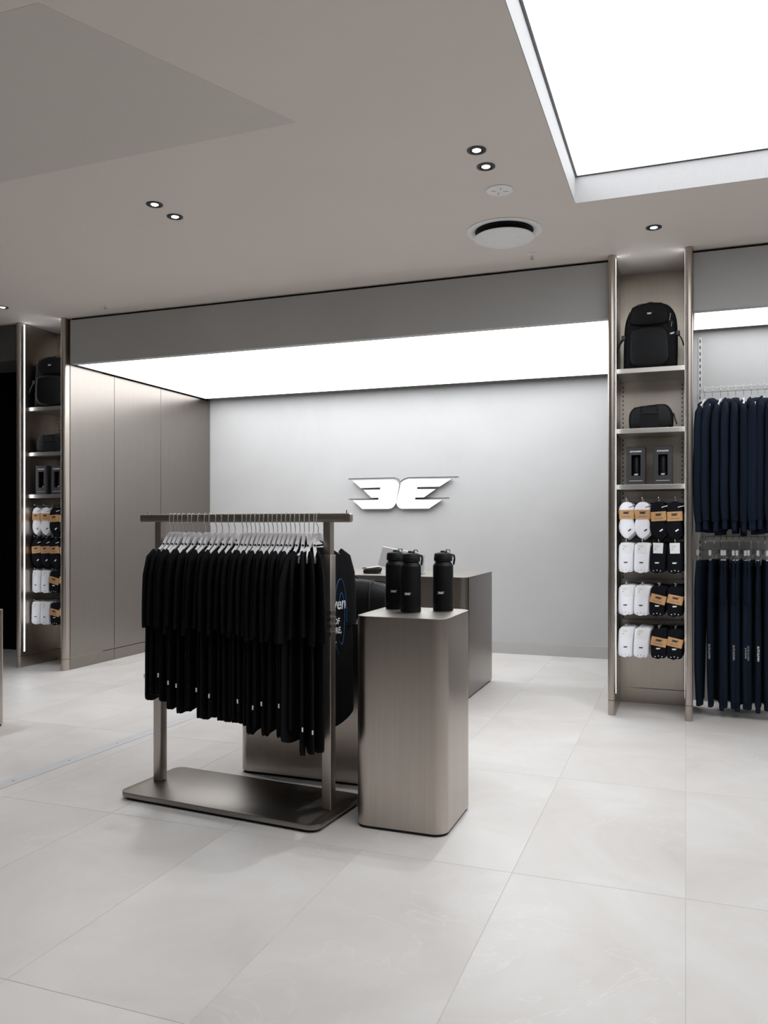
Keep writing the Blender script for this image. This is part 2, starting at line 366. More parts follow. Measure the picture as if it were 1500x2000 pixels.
# ------------------------------------------------------------------ ceiling fittings
def downlight(x, y, label):
    t = thing('downlight', label, 'downlight', (x, y, CZ), group='recessed ceiling downlights')
    MB().lathe([(.040, -.0005), (.047, -.0005), (.047, -.004), (.036, -.006), (.033, -.003), (.033, -.0005)], 28).build('trim_ring', 'plasticdark', t, 30)
    MB().lathe([(.0335, -.002), (.022, -.0015)], 28).build('baffle', 'blackgap', t)
    MB().lathe([(.0215, -.0022), (.018, -.0045), (.008, -.0058)], 24).build('lens', 'lamp', t, True)
    l = bpy.data.lights.new('downlight_beam', 'SPOT'); l.energy = SPOT_W; l.spot_size = R(75); l.spot_blend = .8; l.shadow_soft_size = .02; l.color = (.97, .98, 1)
    lo = bpy.data.objects.new('downlight_beam', l); COL.objects.link(lo); lo.parent = t; lo.location = (0, 0, -.03)
    return t
for x, y, lb in ((-.952, 3.87, 'upper of two paired downlights beside the big ceiling light panel'), (-.951, 4.063, 'lower of two paired downlights beside the big ceiling light panel'),
                 (-.182, 5.253, 'single downlight in front of the backpack shelving'), (-2.829, 3.891, 'left of two paired downlights on the open left ceiling'),
                 (-2.829, 4.088, 'right of two paired downlights on the open left ceiling'), (-5.364, 5.294, 'downlight cut by the left edge of the picture'),
                 (-4.75, 1.62, 'ceiling downlight added out of view, near row, left, first of pair'),  # near row added out of view to brighten the floor nearest the camera
                 (-2.83, 1.62, 'ceiling downlight added out of view, near row, middle, first of pair'),
                 (-0.95, 1.62, 'ceiling downlight added out of view, near row, right, first of pair'),
                 (-4.75, 1.81, 'ceiling downlight added out of view, near row, left, second of pair'),
                 (-2.83, 1.81, 'ceiling downlight added out of view, near row, middle, second of pair'),
                 (-0.95, 1.81, 'ceiling downlight added out of view, near row, right, second of pair'),
                 (-4.75, 3.891, 'paired downlight outside the picture on the left'), (-4.75, 4.088, 'second paired downlight outside the picture on the left')):
    downlight(x, y, lb)
t = thing('ceiling_diffuser', 'round white air diffuser with a domed centre disc in the ceiling', 'air vent', (-1.055, 5.0, CZ))
MB().lathe([(.180, -.001), (.232, -.001), (.232, -.004), (.22, -.008), (.194, -.006), (.180, -.001)], 48).build('outer_ring', 'diffwhite', t, 30)
MB().lathe([(.181, -.0012), (.05, -.0008)], 40).build('dark_throat', 'blackgap', t)
MB().lathe([(.182, -.040), (.185, -.046), (.155, -.058), (.10, -.066), (.03, -.070)], 40).lathe([(.02, -.001), (.02, -.05)], 12).build('centre_disc', 'diffwhite', t, 50)
t = thing('round_access_panel', 'flat round white cover plate between the downlights and the air diffuser', 'cover plate', (-.948, 4.375, CZ))
MB().lathe([(.072, -.0005), (.074, -.003), (.070, -.006), (.03, -.007)], 36).build('plate', 'diffwhite', t, 30)
for a in range(4): MB().box(.02, .045, -.002, .002, -.0085, -.0065).build('slot', 'inkgrey', t, rot=(0, 0, a * R(90) + .4))
def sprinkler(x, y, label):
    t = thing('sprinkler', label, 'sprinkler', (x, y, CZ), group='ceiling sprinklers')
    MB().lathe([(.028, -.0005), (.028, -.003), (.018, -.007)], 20).build('rose', 'diffwhite', t, 30)
    MB().lathe([(.010, -.005), (.010, -.016), (.006, -.02), (.004, -.03)], 12).build('body', 'chrome', t, True)
    MB().tube([(-.010, 0, -.016), (-.012, 0, -.028), (0, 0, -.037), (.012, 0, -.028), (.010, 0, -.016)], .0018, 6).build('yoke_arm', 'chrome', t)
    MB().lathe([(.013, -.037), (.013, -.0385)], 16).build('deflector', 'chrome', t)
sprinkler(-.967, 5.476, 'small sprinkler head behind the round air diffuser')
sprinkler(-4.493, 5.515, 'small sprinkler head above the left end of the fascia')

# ------------------------------------------------------------------ left cabinet of the alcove
cb = thing('wall_cabinet', 'tall brushed metal cabinet wall with flush doors left of the counter', 'cabinet', (XL, 5.80, 0))
ys = [0.004, .60, 1.335, YW - 5.80 - .002]
for a, b_ in zip(ys, ys[1:]):
    MB().box(-.02, 0, a + .0025, b_ - .0025, .108, ZL - .008, .0015).build('door', 'metal_cab', cb)
    MB().box(-.02, -.001, a + .0025, b_ - .0025, .002, .103, .0015).build('kick_panel', 'metal_cab', cb)
MB().box(-.05, -.021, .0, ys[-1], 0, CZ - .002).build('carcass', 'blackgap', cb)

# ------------------------------------------------------------------ display shelving (two alike)
SHELF = (2.352, 1.942, 1.560); RAIL = (1.457, 1.172, .880, .592)
def hook_mesh(L=.335):
    return MB().tube([(0, 0, 0), (0, -.02, -.001), (0, -L + .02, 0), (0, -L + .006, .003), (0, -L, .012)], .0032, 8).mesh('hook', 'chrome', True)
HOOK = hook_mesh()
def shelving(x0, y0, iw, label):
    """x0: inner left face, y0: nose of the side panels, iw: inner width"""
    t = thing('display_shelving', label, 'shelving', (x0 + iw / 2, y0, 0))
    h = iw / 2; bw = .05; dep = .50
    for sx in (-1, 1):
        xa, xb = (-h - bw, -h) if sx < 0 else (h, h + bw)
        out = rrect(xa, xb, 0, dep, .0245, 7, (1, 1, 0, 0))
        p = MB().prism(out, FZ, .103, CZ - .002).build('side_panel', 'metal', t, 50)
        MB().prism(out, FZ, 0, .100).build('side_foot', 'metal', p, 50)
        lx = -h if sx < 0 else h
        MB().box(min(lx, lx - sx * .0002), max(lx, lx - sx * .0002), .052, .066, .14, CZ - .012).build('light_strip', 'led', t, label='vertical white glowing strip')
    MB().box(-h, h, dep - .03, dep, .112, CZ - .01).build('back_panel', 'metal_back', t)
    MB().box(-h, h, dep - .028, dep, .0, .106).build('kick_panel', 'metal_back', t)
    for z in SHELF:
        MB().box(-h + .001, h - .001, .10, dep - .034, z - .032, z, .0012).build('shelf', 'metal_shelf', t)
    for sx in (-1, 1):
        m = MB(); zz = .45
        while zz < 2.28:
            if all(not (s - .045 < zz < s + .01) for s in SHELF): m.box(sx * (h - .018) - .003, sx * (h - .018) + .003, dep - .0312, dep - .0295, zz, zz + .015)
            zz += .032
        s = m.build('slot_row', 'blackgap', t); s['kind'] = 'stuff'
    for z in RAIL:
        r = MB().box(-h + .012, h - .004, dep - .062, dep - .052, z - .014, z + .014, .001).build('hook_rail', 'metal_shelf', t)
        for sx in (-1, 1): MB().box(sx * (h - .017) - .004, sx * (h - .017) + .004, dep - .052, dep - .031, z - .016, z + .010).build('bracket', 'plasticdark', r)
        for k in range(4):
            link('hook', HOOK, r, (HX[k], dep - .062, z + .004))
    return t
HX = (-.157, -.052, .053, .158)
XU_R, XU_L, IW = -.444, -5.617, .44
YU_R, YU_L = 5.69, 5.735
shelving(XU_R, YU_R, IW, 'tall metal shelving unit with backpack and socks beside navy clothes')
shelving(XU_L, YU_L, .452, 'tall metal shelving unit with backpack and socks at the far left')

# ------------------------------------------------------------------ goods: shapes
def pillow(poly, d0, d1, bev): return MB().prism(poly, FY, d0, d1, bev)
def smoothpoly(pts, it=2):
    for _ in range(it):
        q = []
        for i in range(len(pts)):
            a, b_ = pts[i], pts[(i + 1) % len(pts)]
            q += [(a[0] * .75 + b_[0] * .25, a[1] * .75 + b_[1] * .25), (a[0] * .25 + b_[0] * .75, a[1] * .25 + b_[1] * .75)]
        pts = q
    return pts
def make_backpack(label):
    t = thing('backpack', label, 'backpack'); k = .000385
    P = lambda L: [((x - 745) * k, (1425 - y) * k) for x, y in L]
    out = smoothpoly(P([(285, 1425), (288, 1425), (292, 1000), (303, 700), (328, 520), (400, 340), (500, 262), (740, 232), (980, 250), (1100, 330), (1180, 480), (1205, 680), (1212, 1000), (1205, 1425), (1200, 1425)]), 2)
    body = pillow(out, -.07, .10, .028).build('body', 'bagblack', t, 50)
    lo = smoothpoly(P([(395, 1410), (392, 1000), (400, 800), (440, 720), (700, 690), (960, 700), (1040, 790), (1065, 1000), (1070, 1410)]), 2)
    a = pillow(lo, -.115, -.06, .02).build('front_pocket', 'bagblack2', t, 50)
    up = smoothpoly(P([(400, 650), (395, 480), (450, 340), (560, 290), (740, 275), (930, 290), (1030, 350), (1060, 480), (1040, 650)]), 2)
    b_ = pillow(up, -.10, -.055, .016).build('top_pocket', 'bagblack', t, 50)
    zip_ = [(p[0], -.083, p[1]) for p in P([(392, 640), (385, 480), (445, 325), (560, 272), (740, 258), (935, 272), (1045, 340), (1072, 480), (1060, 640)])]
    MB().tube(zip_, .003, 6).build('zip', 'webbing', t, True)
    MB().tube([(p[0], .02, p[1]) for p in P([(560, 245), (600, 212), (740, 178), (860, 200), (915, 240)])], .006, 8, flat=.6).build('carry_handle', 'webbing', t, True)
    for sx, pts in ((-1, [(330, 815), (290, 840), (235, 920), (195, 1010), (178, 1085)]), (1, [(1165, 800), (1210, 820), (1260, 880), (1295, 960), (1305, 1025)])):
        L = P(pts); m = MB(); rings = []
        for (x, z) in L: rings.append([(x - .006, -.062, z + .004), (x - .006, -.034, z + .004), (x + .004, -.034, z - .004), (x + .004, -.062, z - .004)])
        s = m.loft(rings).build('side_strap', 'webbing', t)
        q = L[1]; MB().box(q[0] - .014, q[0] + .014, -.068, -.030, q[1] - .012, q[1] + .018, .004).build('buckle', 'plasticdark', s)
    for x, y, l in ((1088, 470, .05), (1112, 620, .035), (425, 345, .02)):
        (px, pz), = P([(x, y)]); MB().tube([(px, -.092, pz), (px - .006, -.094, pz - l)], .0022, 6).build('zip_pull', 'chrome', t)
    e1 = link('emblem', emblem(.034, 'inkwhite'), t, (-.004, -.1012, P([(0, 450)])[0][1])); e1['label'] = 'small white emblem'
    e2 = link('emblem', emblem(.034, 'inkwhite'), t, (P([(1118, 0)])[0][0], -.0715, P([(0, 812)])[0][1]), (0, R(-10), 0)); e2['label'] = 'small white emblem on side tab'
    return t
def make_wash_bag(label):
    t = thing('wash_bag', label, 'bag'); k = .000385
    P = lambda L: [((x - 780) * k, (745 - y) * k) for x, y in L]
    out = smoothpoly(P([(420, 745), (398, 600), (410, 450), (470, 360), (560, 335), (760, 315), (960, 298), (1060, 320), (1140, 430), (1165, 560), (1150, 745)]), 1)
    pillow(out, -.07, .09, .03).build('body', 'bagblack2', t, 50)
    pan = P([(600, 735), (595, 340), (900, 322), (905, 735)])
    pillow(pan, -.0745, -.069, .003).build('front_panel', 'bagblack', t)
    pillow(P([(620, 470), (620, 375), (880, 360), (880, 470)]), -.0775, -.073, .002).build('label_patch', 'bagblack2', t)
    MB().box(-.075, .055, -.079, -.074, .104, .109, .001).build('webbing_band', 'webbing', t)
    for xs in ([(470, 735), (445, 600), (455, 450), (520, 350)], [(1060, 740), (1078, 600), (1060, 450), (1000, 315)]):
        MB().tube([(p[0], -.055, p[1]) for p in P(xs)], .004, 6).build('piping', 'webbing', t, True)
    MB().tube([(p[0], .0, p[1]) for p in P([(480, 345), (760, 308), (1020, 300)])], .004, 6).build('zip', 'webbing', t, True)
    MB().tube([(p[0], -.03, p[1]) for p in P([(1160, 470), (1180, 560), (1215, 670)])], .0045, 6).build('zip_pull', 'webbing', t, True)
    return t
def make_bottle_parts(t, logo=True):
    MB().lathe([(.030, .0), (.0445, .001), (.046, .004), (.0455, .024), (.0449, .0245), (.0449, .026), (.046, .0265), (.046, .200), (.0445, .207), (.038, .215), (.0365, .220), (.03, .222)], 40).build('body', 'bottleblack', t, 28)
def make_bottle(label, loc, rz):
    t = thing('water_bottle', label, 'bottle', loc, rz, 'black steel water bottles on the plinth')
    make_bottle_parts(t)
    cp = MB().lathe([(.0365, .2225), (.0405, .224), (.0415, .229), (.0415, .243), (.040, .246), (.041, .249), (.038, .258), (.026, .263), (.01, .264)], 36).build('cap', 'capblack', t, 28)
    MB().box(-.012, .018, -.010, .010, .262, .271, .004).build('spout_base', 'capblack', cp)
    MB().tube([(.008, -.008, .266), (.016, -.008, .276), (.028, -.006, .277), (.031, .0, .271), (.028, .006, .277), (.016, .008, .276), (.008, .008, .266)], .0042, 8).build('drinking_spout', 'clearplastic', cp, True)
    MB().tube([(.037, 0, .252), (.049, 0, .250), (.052, 0, .238), (.050, 0, .224), (.0475, .004, .208)], [.006, .006, .005, .006, .005], 8, flat=.8).build('strap_loop', 'webbing', t, True)
    MB().lathe([(.006, .2), (.006, .203)], 12).build('strap_rivet', 'chrome', t, loc=(.0425, -.006, .0415))
    e = link('emblem', emblem(.034, 'inkwhite', .0464), t, (0, 0, .083), (0, 0, R(-9))); e['label'] = 'small white emblem on the bottle'
    return t
def make_bottle_box(label):
    t = thing('bottle_box', label, 'box'); W, D, Hh = .124, .105, .262; h = W / 2
    b = MB(); y0 = -D / 2
    b.box(-h, h, D / 2 - .003, D / 2, 0, Hh).box(-h, -h + .003, y0, D / 2, 0, Hh).box(h - .003, h, y0, D / 2, 0, Hh).box(-h, h, y0, D / 2, 0, .003).box(-h, h, y0, D / 2, Hh - .003, Hh)
    wx, z0, z1 = .030, .062, .205
    b.box(-h, -wx, y0, y0 + .003, 0, Hh).box(wx, h, y0, y0 + .003, 0, Hh).box(-wx, wx, y0, y0 + .003, 0, z0).box(-wx, wx, y0, y0 + .003, z1, Hh)
    b.build('carton', 'boxgrey', t)
    bo = MB().lathe([(.026, .006), (.027, .01), (.027, .19), (.022, .20)], 28).build('boxed_bottle', 'bottleblack', t, True)
    link('emblem', emblem(.034, 'inkwhite', .0275), bo, (0, 0, .0725))
    link('lettering', textmesh('ELITE ELEVEN', .0125, 'inkwhite', .25, .00035), t, (-.002, y0 - .0006, .228), FACE)
    MB().box(-.043, .043, y0 - .0006, y0, .0265, .0285).build('printed_line', 'inkwhite', t)
    return t
# sock packs hang from the hook by a small loop; origin = hook contact
def sock_print(t, y, x, z, m, wid=.045, rot=0):
    return link('emblem', emblem(wid, m), t, (x, y, z), (0, rot, 0))
def kraft_band(t, w, z, h, th, rot, dx=0):
    b = MB().prism(rrect(-w / 2, w / 2, -th / 2, th / 2, .006, 3), FZ, -h / 2, h / 2).build('paper_band', 'kraft', t, 40, loc=(dx, 0, z), rot=(0, rot, 0))
    link('emblem', emblem(.048, 'inkblack'), b, (0, -th / 2 - .0006, .010))
    MB().box(-.026, .026, -th / 2 - .0008, -th / 2, -.0145, -.0125).build('printed_line', 'inkblack', b)
    return b
def ankle_pack(white, rot, seed):
    rr = random.Random(seed); t = thing('ankle_socks', 'x', 'socks')
    m = 'sockwhite' if white else 'sockblack'; ink = 'inkblack' if white else 'inkwhite'
    MB().tube([(0, 0, -.006), (0, 0, .004), (0, .002, .009)], .002, 6).build('hang_loop', 'clearplastic', t)
    top = smoothpoly([(-.040, -.10), (-.052, -.085), (-.050, -.045), (-.030, -.015), (.0, -.006), (.030, -.014), (.048, -.040), (.048, -.08), (.040, -.10), (.042, -.13), (.050, -.165), (.054, -.190), (.030, -.214), (.004, -.236), (-.028, -.222), (-.052, -.185), (-.054, -.15), (-.044, -.12)], 2)
    b = pillow(top, -.017, .017, .012).build('sock_body', m, t, 50)
    cuff = smoothpoly([(.002, -.232), (.054, -.190), (.058, -.203), (.012, -.245)], 1)
    pillow(cuff, -.0155, .0155, .006).build('ribbed_cuff', 'sockgrey' if white else m, t, 50)
    kraft_band(t, .094, -.085 - (.0 if white else .012), .056, .041, rot)
    MB().box(.004, .040, -.0182, -.0174, -.048, -.044).build('printed_mark', ink, t, rot=(0, R(-16), 0))
    MB().box(-.008, .014, -.0182, -.0174, -.004, .004).build('printed_mark', ink, t, loc=(.014, 0, -.182), rot=(0, R(-35), 0))
    return t
def crew_pack(white, band, header, rot, seed):
    rr = random.Random(seed); t = thing('crew_socks', 'x', 'socks')
    m = 'sockwhite' if white else 'sockblack'; ink = 'inkblack' if white else 'inkwhite'
    MB().tube([(0, 0, -.006), (0, 0, .004), (0, .002, .009)], .0022, 6).build('hang_loop', 'clearplastic', t)
    lo = -.208
    poly = [(-.038, -.012), (-.020, -.004), (.044, -.006), (.047, -.03), (.041, -.07), (.037, -.12), (.034, lo + .012), (.022, lo + .004), (.008, lo + .008), (-.010, lo - .002), (-.030, lo + .006), (-.050, lo + .012), (-.051, -.13), (-.048, -.07), (-.047, -.03)]
    b = pillow(smoothpoly(poly, 1), -.014, .006, .008).build('front_sock', m, t, 50)
    p2 = [(x * 1.0 + .007, z + .003) for x, z in poly]
    pillow(smoothpoly(p2, 1), .004, .019, .007).build('rear_sock', m, t, 50)
    if header:
        c = pillow([(-.032, -.004), (.028, -.004), (.026, -.074), (-.030, -.074)], -.0158, -.0146, 0).build('header_card', 'card', t)
        for i, z in enumerate((-.024, -.029, -.034)): MB().box(-.022, .002 + .006 * (i % 2), -.0163, -.0158, z - .0008, z + .0008).build('printed_line', 'inkgrey', c)
        MB().box(-.022, -.013, -.0163, -.0158, -.0485, -.0455).build('printed_mark', 'inkblack', c)
    if band: kraft_band(t, .092, -.092, .058, .044, rot, -.002)
    sock_print(t, -.0148, -.006, -.137, ink, .030)
    for i in range(3):
        MB().box(-.0025, .0025, -.0150, -.0142, -.0025, .0025).build('printed_mark', 'inkwhite' if not white else 'sockgrey', t, loc=(-.026 + .02 * i, 0, lo + .018 + .004 * (i % 2)))
    return t
PROTO = {}
def sock_proto(kind):
    if kind not in PROTO:
        PROTO[kind] = {'WA': lambda: ankle_pack(True, R(1), 1), 'BA': lambda: ankle_pack(False, R(-4), 2), 'WC': lambda: crew_pack(True, False, True, 0, 3),
                       'BC': lambda: crew_pack(False, False, True, 0, 4), 'BK': lambda: crew_pack(False, True, False, R(13), 5)}[kind]()
        PROTO[kind]['_new'] = 1
    return PROTO[kind]
DESC = {'WA': 'white ankle socks', 'BA': 'black ankle socks', 'WC': 'white crew socks', 'BC': 'black crew socks with white card', 'BK': 'black crew socks with kraft band'}
def fill_socks(xc, y0, rows, where):
    for r, kinds in enumerate(rows):
        for k, kind in enumerate(kinds):
            for dpt in range(4):
                p = sock_proto(kind)
                if p.get('_new'): del p['_new']; o = p
                else: o = copy_tree(p)
                kk = k + 4 * r
                o.scale = (1.06, 1, 1.13) if kind in ('WA', 'BA') else (1.1, 1, 1.02)
                o.location = (xc + HX[k] + (.004 if dpt else 0) * dpt, y0 + .50 - .062 - .295 + dpt * .056, RAIL[r] - .0035)
                o.rotation_euler = (0, R(((kk * 37) % 7 - 3) * .6), R(((kk * 53 + dpt * 3) % 9 - 4) * 1.6))
                tag(o, '%s, %s hook, %s row, %s pack, %s' % (DESC[kind], ORD[k], ('top', 'second', 'third', 'bottom')[r], ('front', 'second', 'third', 'rear')[dpt], where), 'socks', 'sock packs hanging on the shelving hooks')
fill_socks(XU_R + .22, YU_R, [('WA', 'WA', 'BA', 'BA'), ('WC', 'WC', 'BC', 'BC'), ('WC', 'WC', 'BK', 'BK'), ('WC', 'WC', 'BK', 'BK')], 'shelving beside navy clothes')
fill_socks(XU_L + .226, YU_L, [('WA', 'WA', 'BA', 'BA'), ('BA', 'BA', 'BA', 'BA'), ('WC', 'WC', 'BK', 'BK'), ('WC', 'WC', 'BK', 'BK')], 'far left shelving')
xr, xl = XU_R + .22, XU_L + .226
bp = make_backpack('large black backpack on the top shelf beside the navy hoodies'); bp.location = (xr - .005, YU_R + .245, SHELF[0]); bp.rotation_euler = (0, 0, R(1))
dup(bp, (xl - .012, YU_L + .215, SHELF[0]), R(14), 'large black backpack on the top shelf at the far left')
wb = make_wash_bag('black zipped wash bag on the shelf below the right backpack'); wb.location = (xr + .0, YU_R + .23, SHELF[1]); wb.rotation_euler = (0, 0, R(2))
dup(wb, (xl - .02, YU_L + .205, SHELF[1]), R(10), 'black zipped wash bag on the shelf below the left backpack')
b1 = make_bottle_box('left dark bottle carton on the third shelf beside the navy hoodies'); b1.location = (xr - .095, YU_R + .20, SHELF[2]); b1['group'] = 'boxed bottles on the shelves'
dup(b1, (xr + .08, YU_R + .20, SHELF[2]), 0, 'right dark bottle carton on the third shelf beside the navy hoodies')
dup(b1, (xl - .085, YU_L + .165, SHELF[2]), 0, 'left dark bottle carton on the third shelf at the far left')
dup(b1, (xl + .09, YU_L + .165, SHELF[2]), 0, 'right dark bottle carton on the third shelf at the far left')

# ------------------------------------------------------------------ right hanging bay
bay = thing('wall_rail', 'upper and lower wall mounted clothes rails with slotted uprights in navy bay', 'clothes rail', (.10, YB, 0))
YH = 6.04
for ux in (.0, 1.22):
    u = MB().box(ux - .012, ux + .012, -.006, -.0005, .3, 2.66, .001).build('slotted_upright', 'clipwhite', bay)
    m = MB(); zz = .32
    while zz < 2.64: m.box(ux - .0035, ux + .0035, -.0072, -.0058, zz, zz + .024); zz += .046
    m.build('slot_row', 'blackgap', u)['kind'] = 'stuff'
    for z in (2.215, 1.19):
        MB().tube([(ux, -.004, z + .04), (ux, -.05, z + .012), (ux, YH - YB, z + .0)], .006, 8).build('rail_bracket', 'chrome', bay)
        MB().box(ux - .004, ux + .004, YH - YB - .012, YH - YB + .012, z - .02, z + .02, .002).build('bracket_end', 'chrome', bay)
for z in (2.215, 1.19):
    MB().box(.012, 1.22, YH - YB - .0075, YH - YB + .0075, z - .017, z + .017, .003).build('rail', 'inkwhite' if z > 2 else 'metal_shelf', bay)

def wire_hanger(label, cat_loc, rz, barh, clips):
    """local x = along the garment, hook clasps a bar that runs along local y at height 0"""
    t = thing('clip_hanger' if clips else 'garment_hanger', label, 'hanger', cat_loc, rz)
    top = barh + .004
    MB().tube([(-.016, 0, -.012), (-.015, 0, top - .004), (-.006, 0, top + .002), (.006, 0, top + .002), (.013, 0, top - .006), (.0155, 0, -.012), (.010, 0, -barh - .018), (.0, 0, -barh - .028), (0, 0, -.075)], .0016, 6).build('hook', 'chrome', t, True)
    if clips:
        MB().tube([(-.17, 0, -.078), (0, 0, -.075), (.17, 0, -.078)], .0028, 6).build('cross_bar', 'chrome', t, True)
        for sx in (-1, 1):
            c = MB().box(sx * .165 - .006, sx * .165 + .006, -.0085, .0085, -.108, -.072, .002).build('size_tab', 'clipwhite', t)
            m = MB()
            m.tube([(sx * .165, 0, -.105), (sx * .165, 0, -.128)], .002, 6)
            for q in (-1, 1): m.tube([(sx * .165, q * .012, -.112), (sx * .165, q * .009, -.13), (sx * .165, q * .004, -.142), (sx * .165, q * .007, -.156)], .0022, 6)
            m.tube([(sx * .165, -.008, -.138), (sx * .165, .008, -.138)], .002, 6)
            m.build('clip', 'chrome', t)
    else:
        rings = []
        for i in range(-8, 9):
            x = .2 * i / 8; a = abs(x); z = -.078 - .38 * a; hh = .016 - .02 * a
            rings.append([(x, -.006, z - hh), (x, .006, z - hh), (x, .006, z + hh), (x, -.006, z + hh)])
        MB().loft(rings).build('shoulder_bar', 'hangerpale', t)
    return t
def ring(w, t, z, n=22, ex=.75, ey=.45, fold=0, k=20, ph=0, cx=0, bow=0, sheet=True):
    out = []
    for i in range(n):
        a = 2 * math.pi * i / n; ca, sa = math.cos(a), math.sin(a)
        x = w * math.copysign(abs(ca) ** ex, ca); y = t * math.copysign(abs(sa) ** ey, sa)
        y += fold * math.sin(k * x + ph) + bow * x * x
        out.append((cx + x, y, z))
    return out
def sleeve(pts, ws, ts, n=14, ph=0.0, fold=0.003):
    """pts: (x,z) path; ring across the path in the x-z plane, thickness in y"""
    rings = []
    for i, (x, z) in enumerate(pts):
        a, b_ = pts[max(i - 1, 0)], pts[min(i + 1, len(pts) - 1)]
        dx, dz = b_[0] - a[0], b_[1] - a[1]; l = math.hypot(dx, dz); nx, nz = -dz / l, dx / l
        r = []
        for j in range(n):
            q = 2 * math.pi * j / n; ca, sa = math.cos(q), math.sin(q)
            u = ws[i] * math.copysign(abs(ca) ** .8, ca); y = ts[i] * math.copysign(abs(sa) ** .6, sa) + fold * i / len(pts) * math.sin(55 * u + ph + z * 9)
            r.append((x + nx * u, y, z + nz * u))
        rings.append(r)
    return MB().loft(rings)
def make_hoodie(v):
    """origin = bar; garment top at about -.10"""
    rr = random.Random(40 + v); ph = rr.uniform(0, 6); L = -.985 + rr.uniform(-.01, .02)
    t = thing('hoodie', 'x', 'hoodie')
    T = .0225
    zs = [(-.135, .085, .012), (-.150, .15, .015), (-.175, .20, .017), (-.21, .235, T), (-.30, .25, T), (-.45, .25, T), (-.62, .245, T), (-.80, .25, T * 1.05), (L + .075, .25, T * 1.1), (L + .055, .225, T)]
    MB().loft([ring(w_, t_, z, fold=.006 * min(1, max(0, (-z - .15) * 2)), k=16, ph=ph + z * 2, ey=.6) for z, w_, t_ in zs]).build('body', 'navy', t, 60)
    MB().loft([ring(w_, t_, z, ey=.6) for z, w_, t_ in ((L + .057, .225, T * .9), (L + .03, .232, T * .98), (L, .228, T * .9))]).build('hem_band', 'navyrib', t, 60)
    for sx in (-1, 1):
        s = sleeve([(sx * .175, -.165), (sx * .225, -.20), (sx * .255, -.30), (sx * .268, -.48), (sx * .272, -.66), (sx * .268, -.82), (sx * .262, -.90)], [.055, .070, .072, .068, .062, .054, .048], [.016, .024, .027, .027, .026, .024, .021], ph=ph, fold=.006).build('sleeve', 'navy', t, 60)
        sleeve([(sx * .262, -.895), (sx * .261, -.93), (sx * .260, -.965)], [.044, .042, .041], [.0165, .0165, .016], fold=0).build('cuff', 'navyrib', s, 60)
    # hood: folded bag of cloth hanging behind the neck
    hood = [(-.10, -.155), (-.115, -.125), (-.095, -.092), (-.05, -.078), (-.018, -.076), (-.016, -.098), (.016, -.098), (.018, -.076), (.06, -.082), (.10, -.098), (.118, -.13), (.115, -.17), (.08, -.20), (.0, -.215), (-.07, -.19)]
    hz = (0, .012, -.008)[v]; hood = [(x * (1 + .12 * v), z + (hz if z > -.15 else 0)) for x, z in hood]
    MB().prism(smoothpoly(hood, 2), FY, -.027, .025, .016).build('hood', 'navyrib', t, 60)
    MB().tube([(.085, -.010, -.085), (.118, -.016, -.105), (.142, -.012, -.14), (.146, .006, -.175), (.125, .016, -.215)], [.008, .013, .015, .014, .008], 8).build('hood_edge', 'navy', t, True)
    return t
def make_trousers(v):
    rr = random.Random(60 + v); ph = rr.uniform(0, 6); B = -1.135 + rr.uniform(-.015, .03)
    t = thing('trousers', 'x', 'trousers'); T = .0185
    MB().loft([ring(.185, T * .55, -.144, ey=.6), ring(.19, T * .8, -.165, ey=.6), ring(.192, T * .8, -.185, ey=.6)]).build('waistband', 'navyrib', t, 60)
    MB().loft([ring(w_, t_, z, fold=.0025, k=22, ph=ph, ey=.6) for z, w_, t_ in ((-.184, .19, T * .8), (-.26, .205, T), (-.36, .215, T * 1.1), (-.43, .21, T), (-.47, .19, T * .7))]).build('seat', 'navy', t, 60)
    for sx in (-1, 1):
        s = sleeve([(sx * .108, -.40), (sx * .115, -.52), (sx * .120, -.70), (sx * .125, -.88), (sx * .128, -.98), (sx * .128, B + .04)], [.098, .092, .085, .075, .066, .056], [T, T * 1.1, T * 1.15, T * 1.1, T * 1.1, T], ph=ph).build('leg', 'navy', t, 60)
        sleeve([(sx * .128, B + .042), (sx * .128, B + .02), (sx * .128, B)], [.050, .049, .047], [T * .8, T * .85, T * .8], fold=0).build('ankle_cuff', 'navyrib', s, 60)
    return t
def bar_x(px, Y):
    d = ray(px, 1000); return d[0] * Y / d[1]
HOOD_PX = [1376.5, 1391.8, 1408, 1422, 1437, 1452.4, 1467, 1480.5, 1494, 1508, 1522]
hp = [make_hoodie(v) for v in range(3)]; used = set()
for i, px in enumerate(HOOD_PX):
    x = bar_x(px, YH); rz = R(-97 + (-3 if i == 0 else ((i * 29) % 7 - 3) * 1.9))
    wire_hanger('wire hook hanger of the %s navy hoodie from the left' % ORD[i], (x, YH, 2.215), rz, .017, False)['group'] = 'hoodie hangers on the upper rail'
    p = hp[i % 3]
    o = p if p.name not in used else copy_tree(p); used.add(p.name)
    o.location = (x, YH, 2.215 + ((i * 13) % 5 - 2) * .005); o.rotation_euler = (0, 0, rz)
    tag(o, 'navy blue hoodie, %s from the left on the upper wall rail' % ORD[i], 'hoodie', 'navy hoodies on the upper rail')
TR_PX = [1379.5, 1395, 1408, 1419, 1431, 1444, 1455.5, 1467.5, 1481, 1494, 1507, 1520]
tp = [make_trousers(v) for v in range(3)]; used = set()
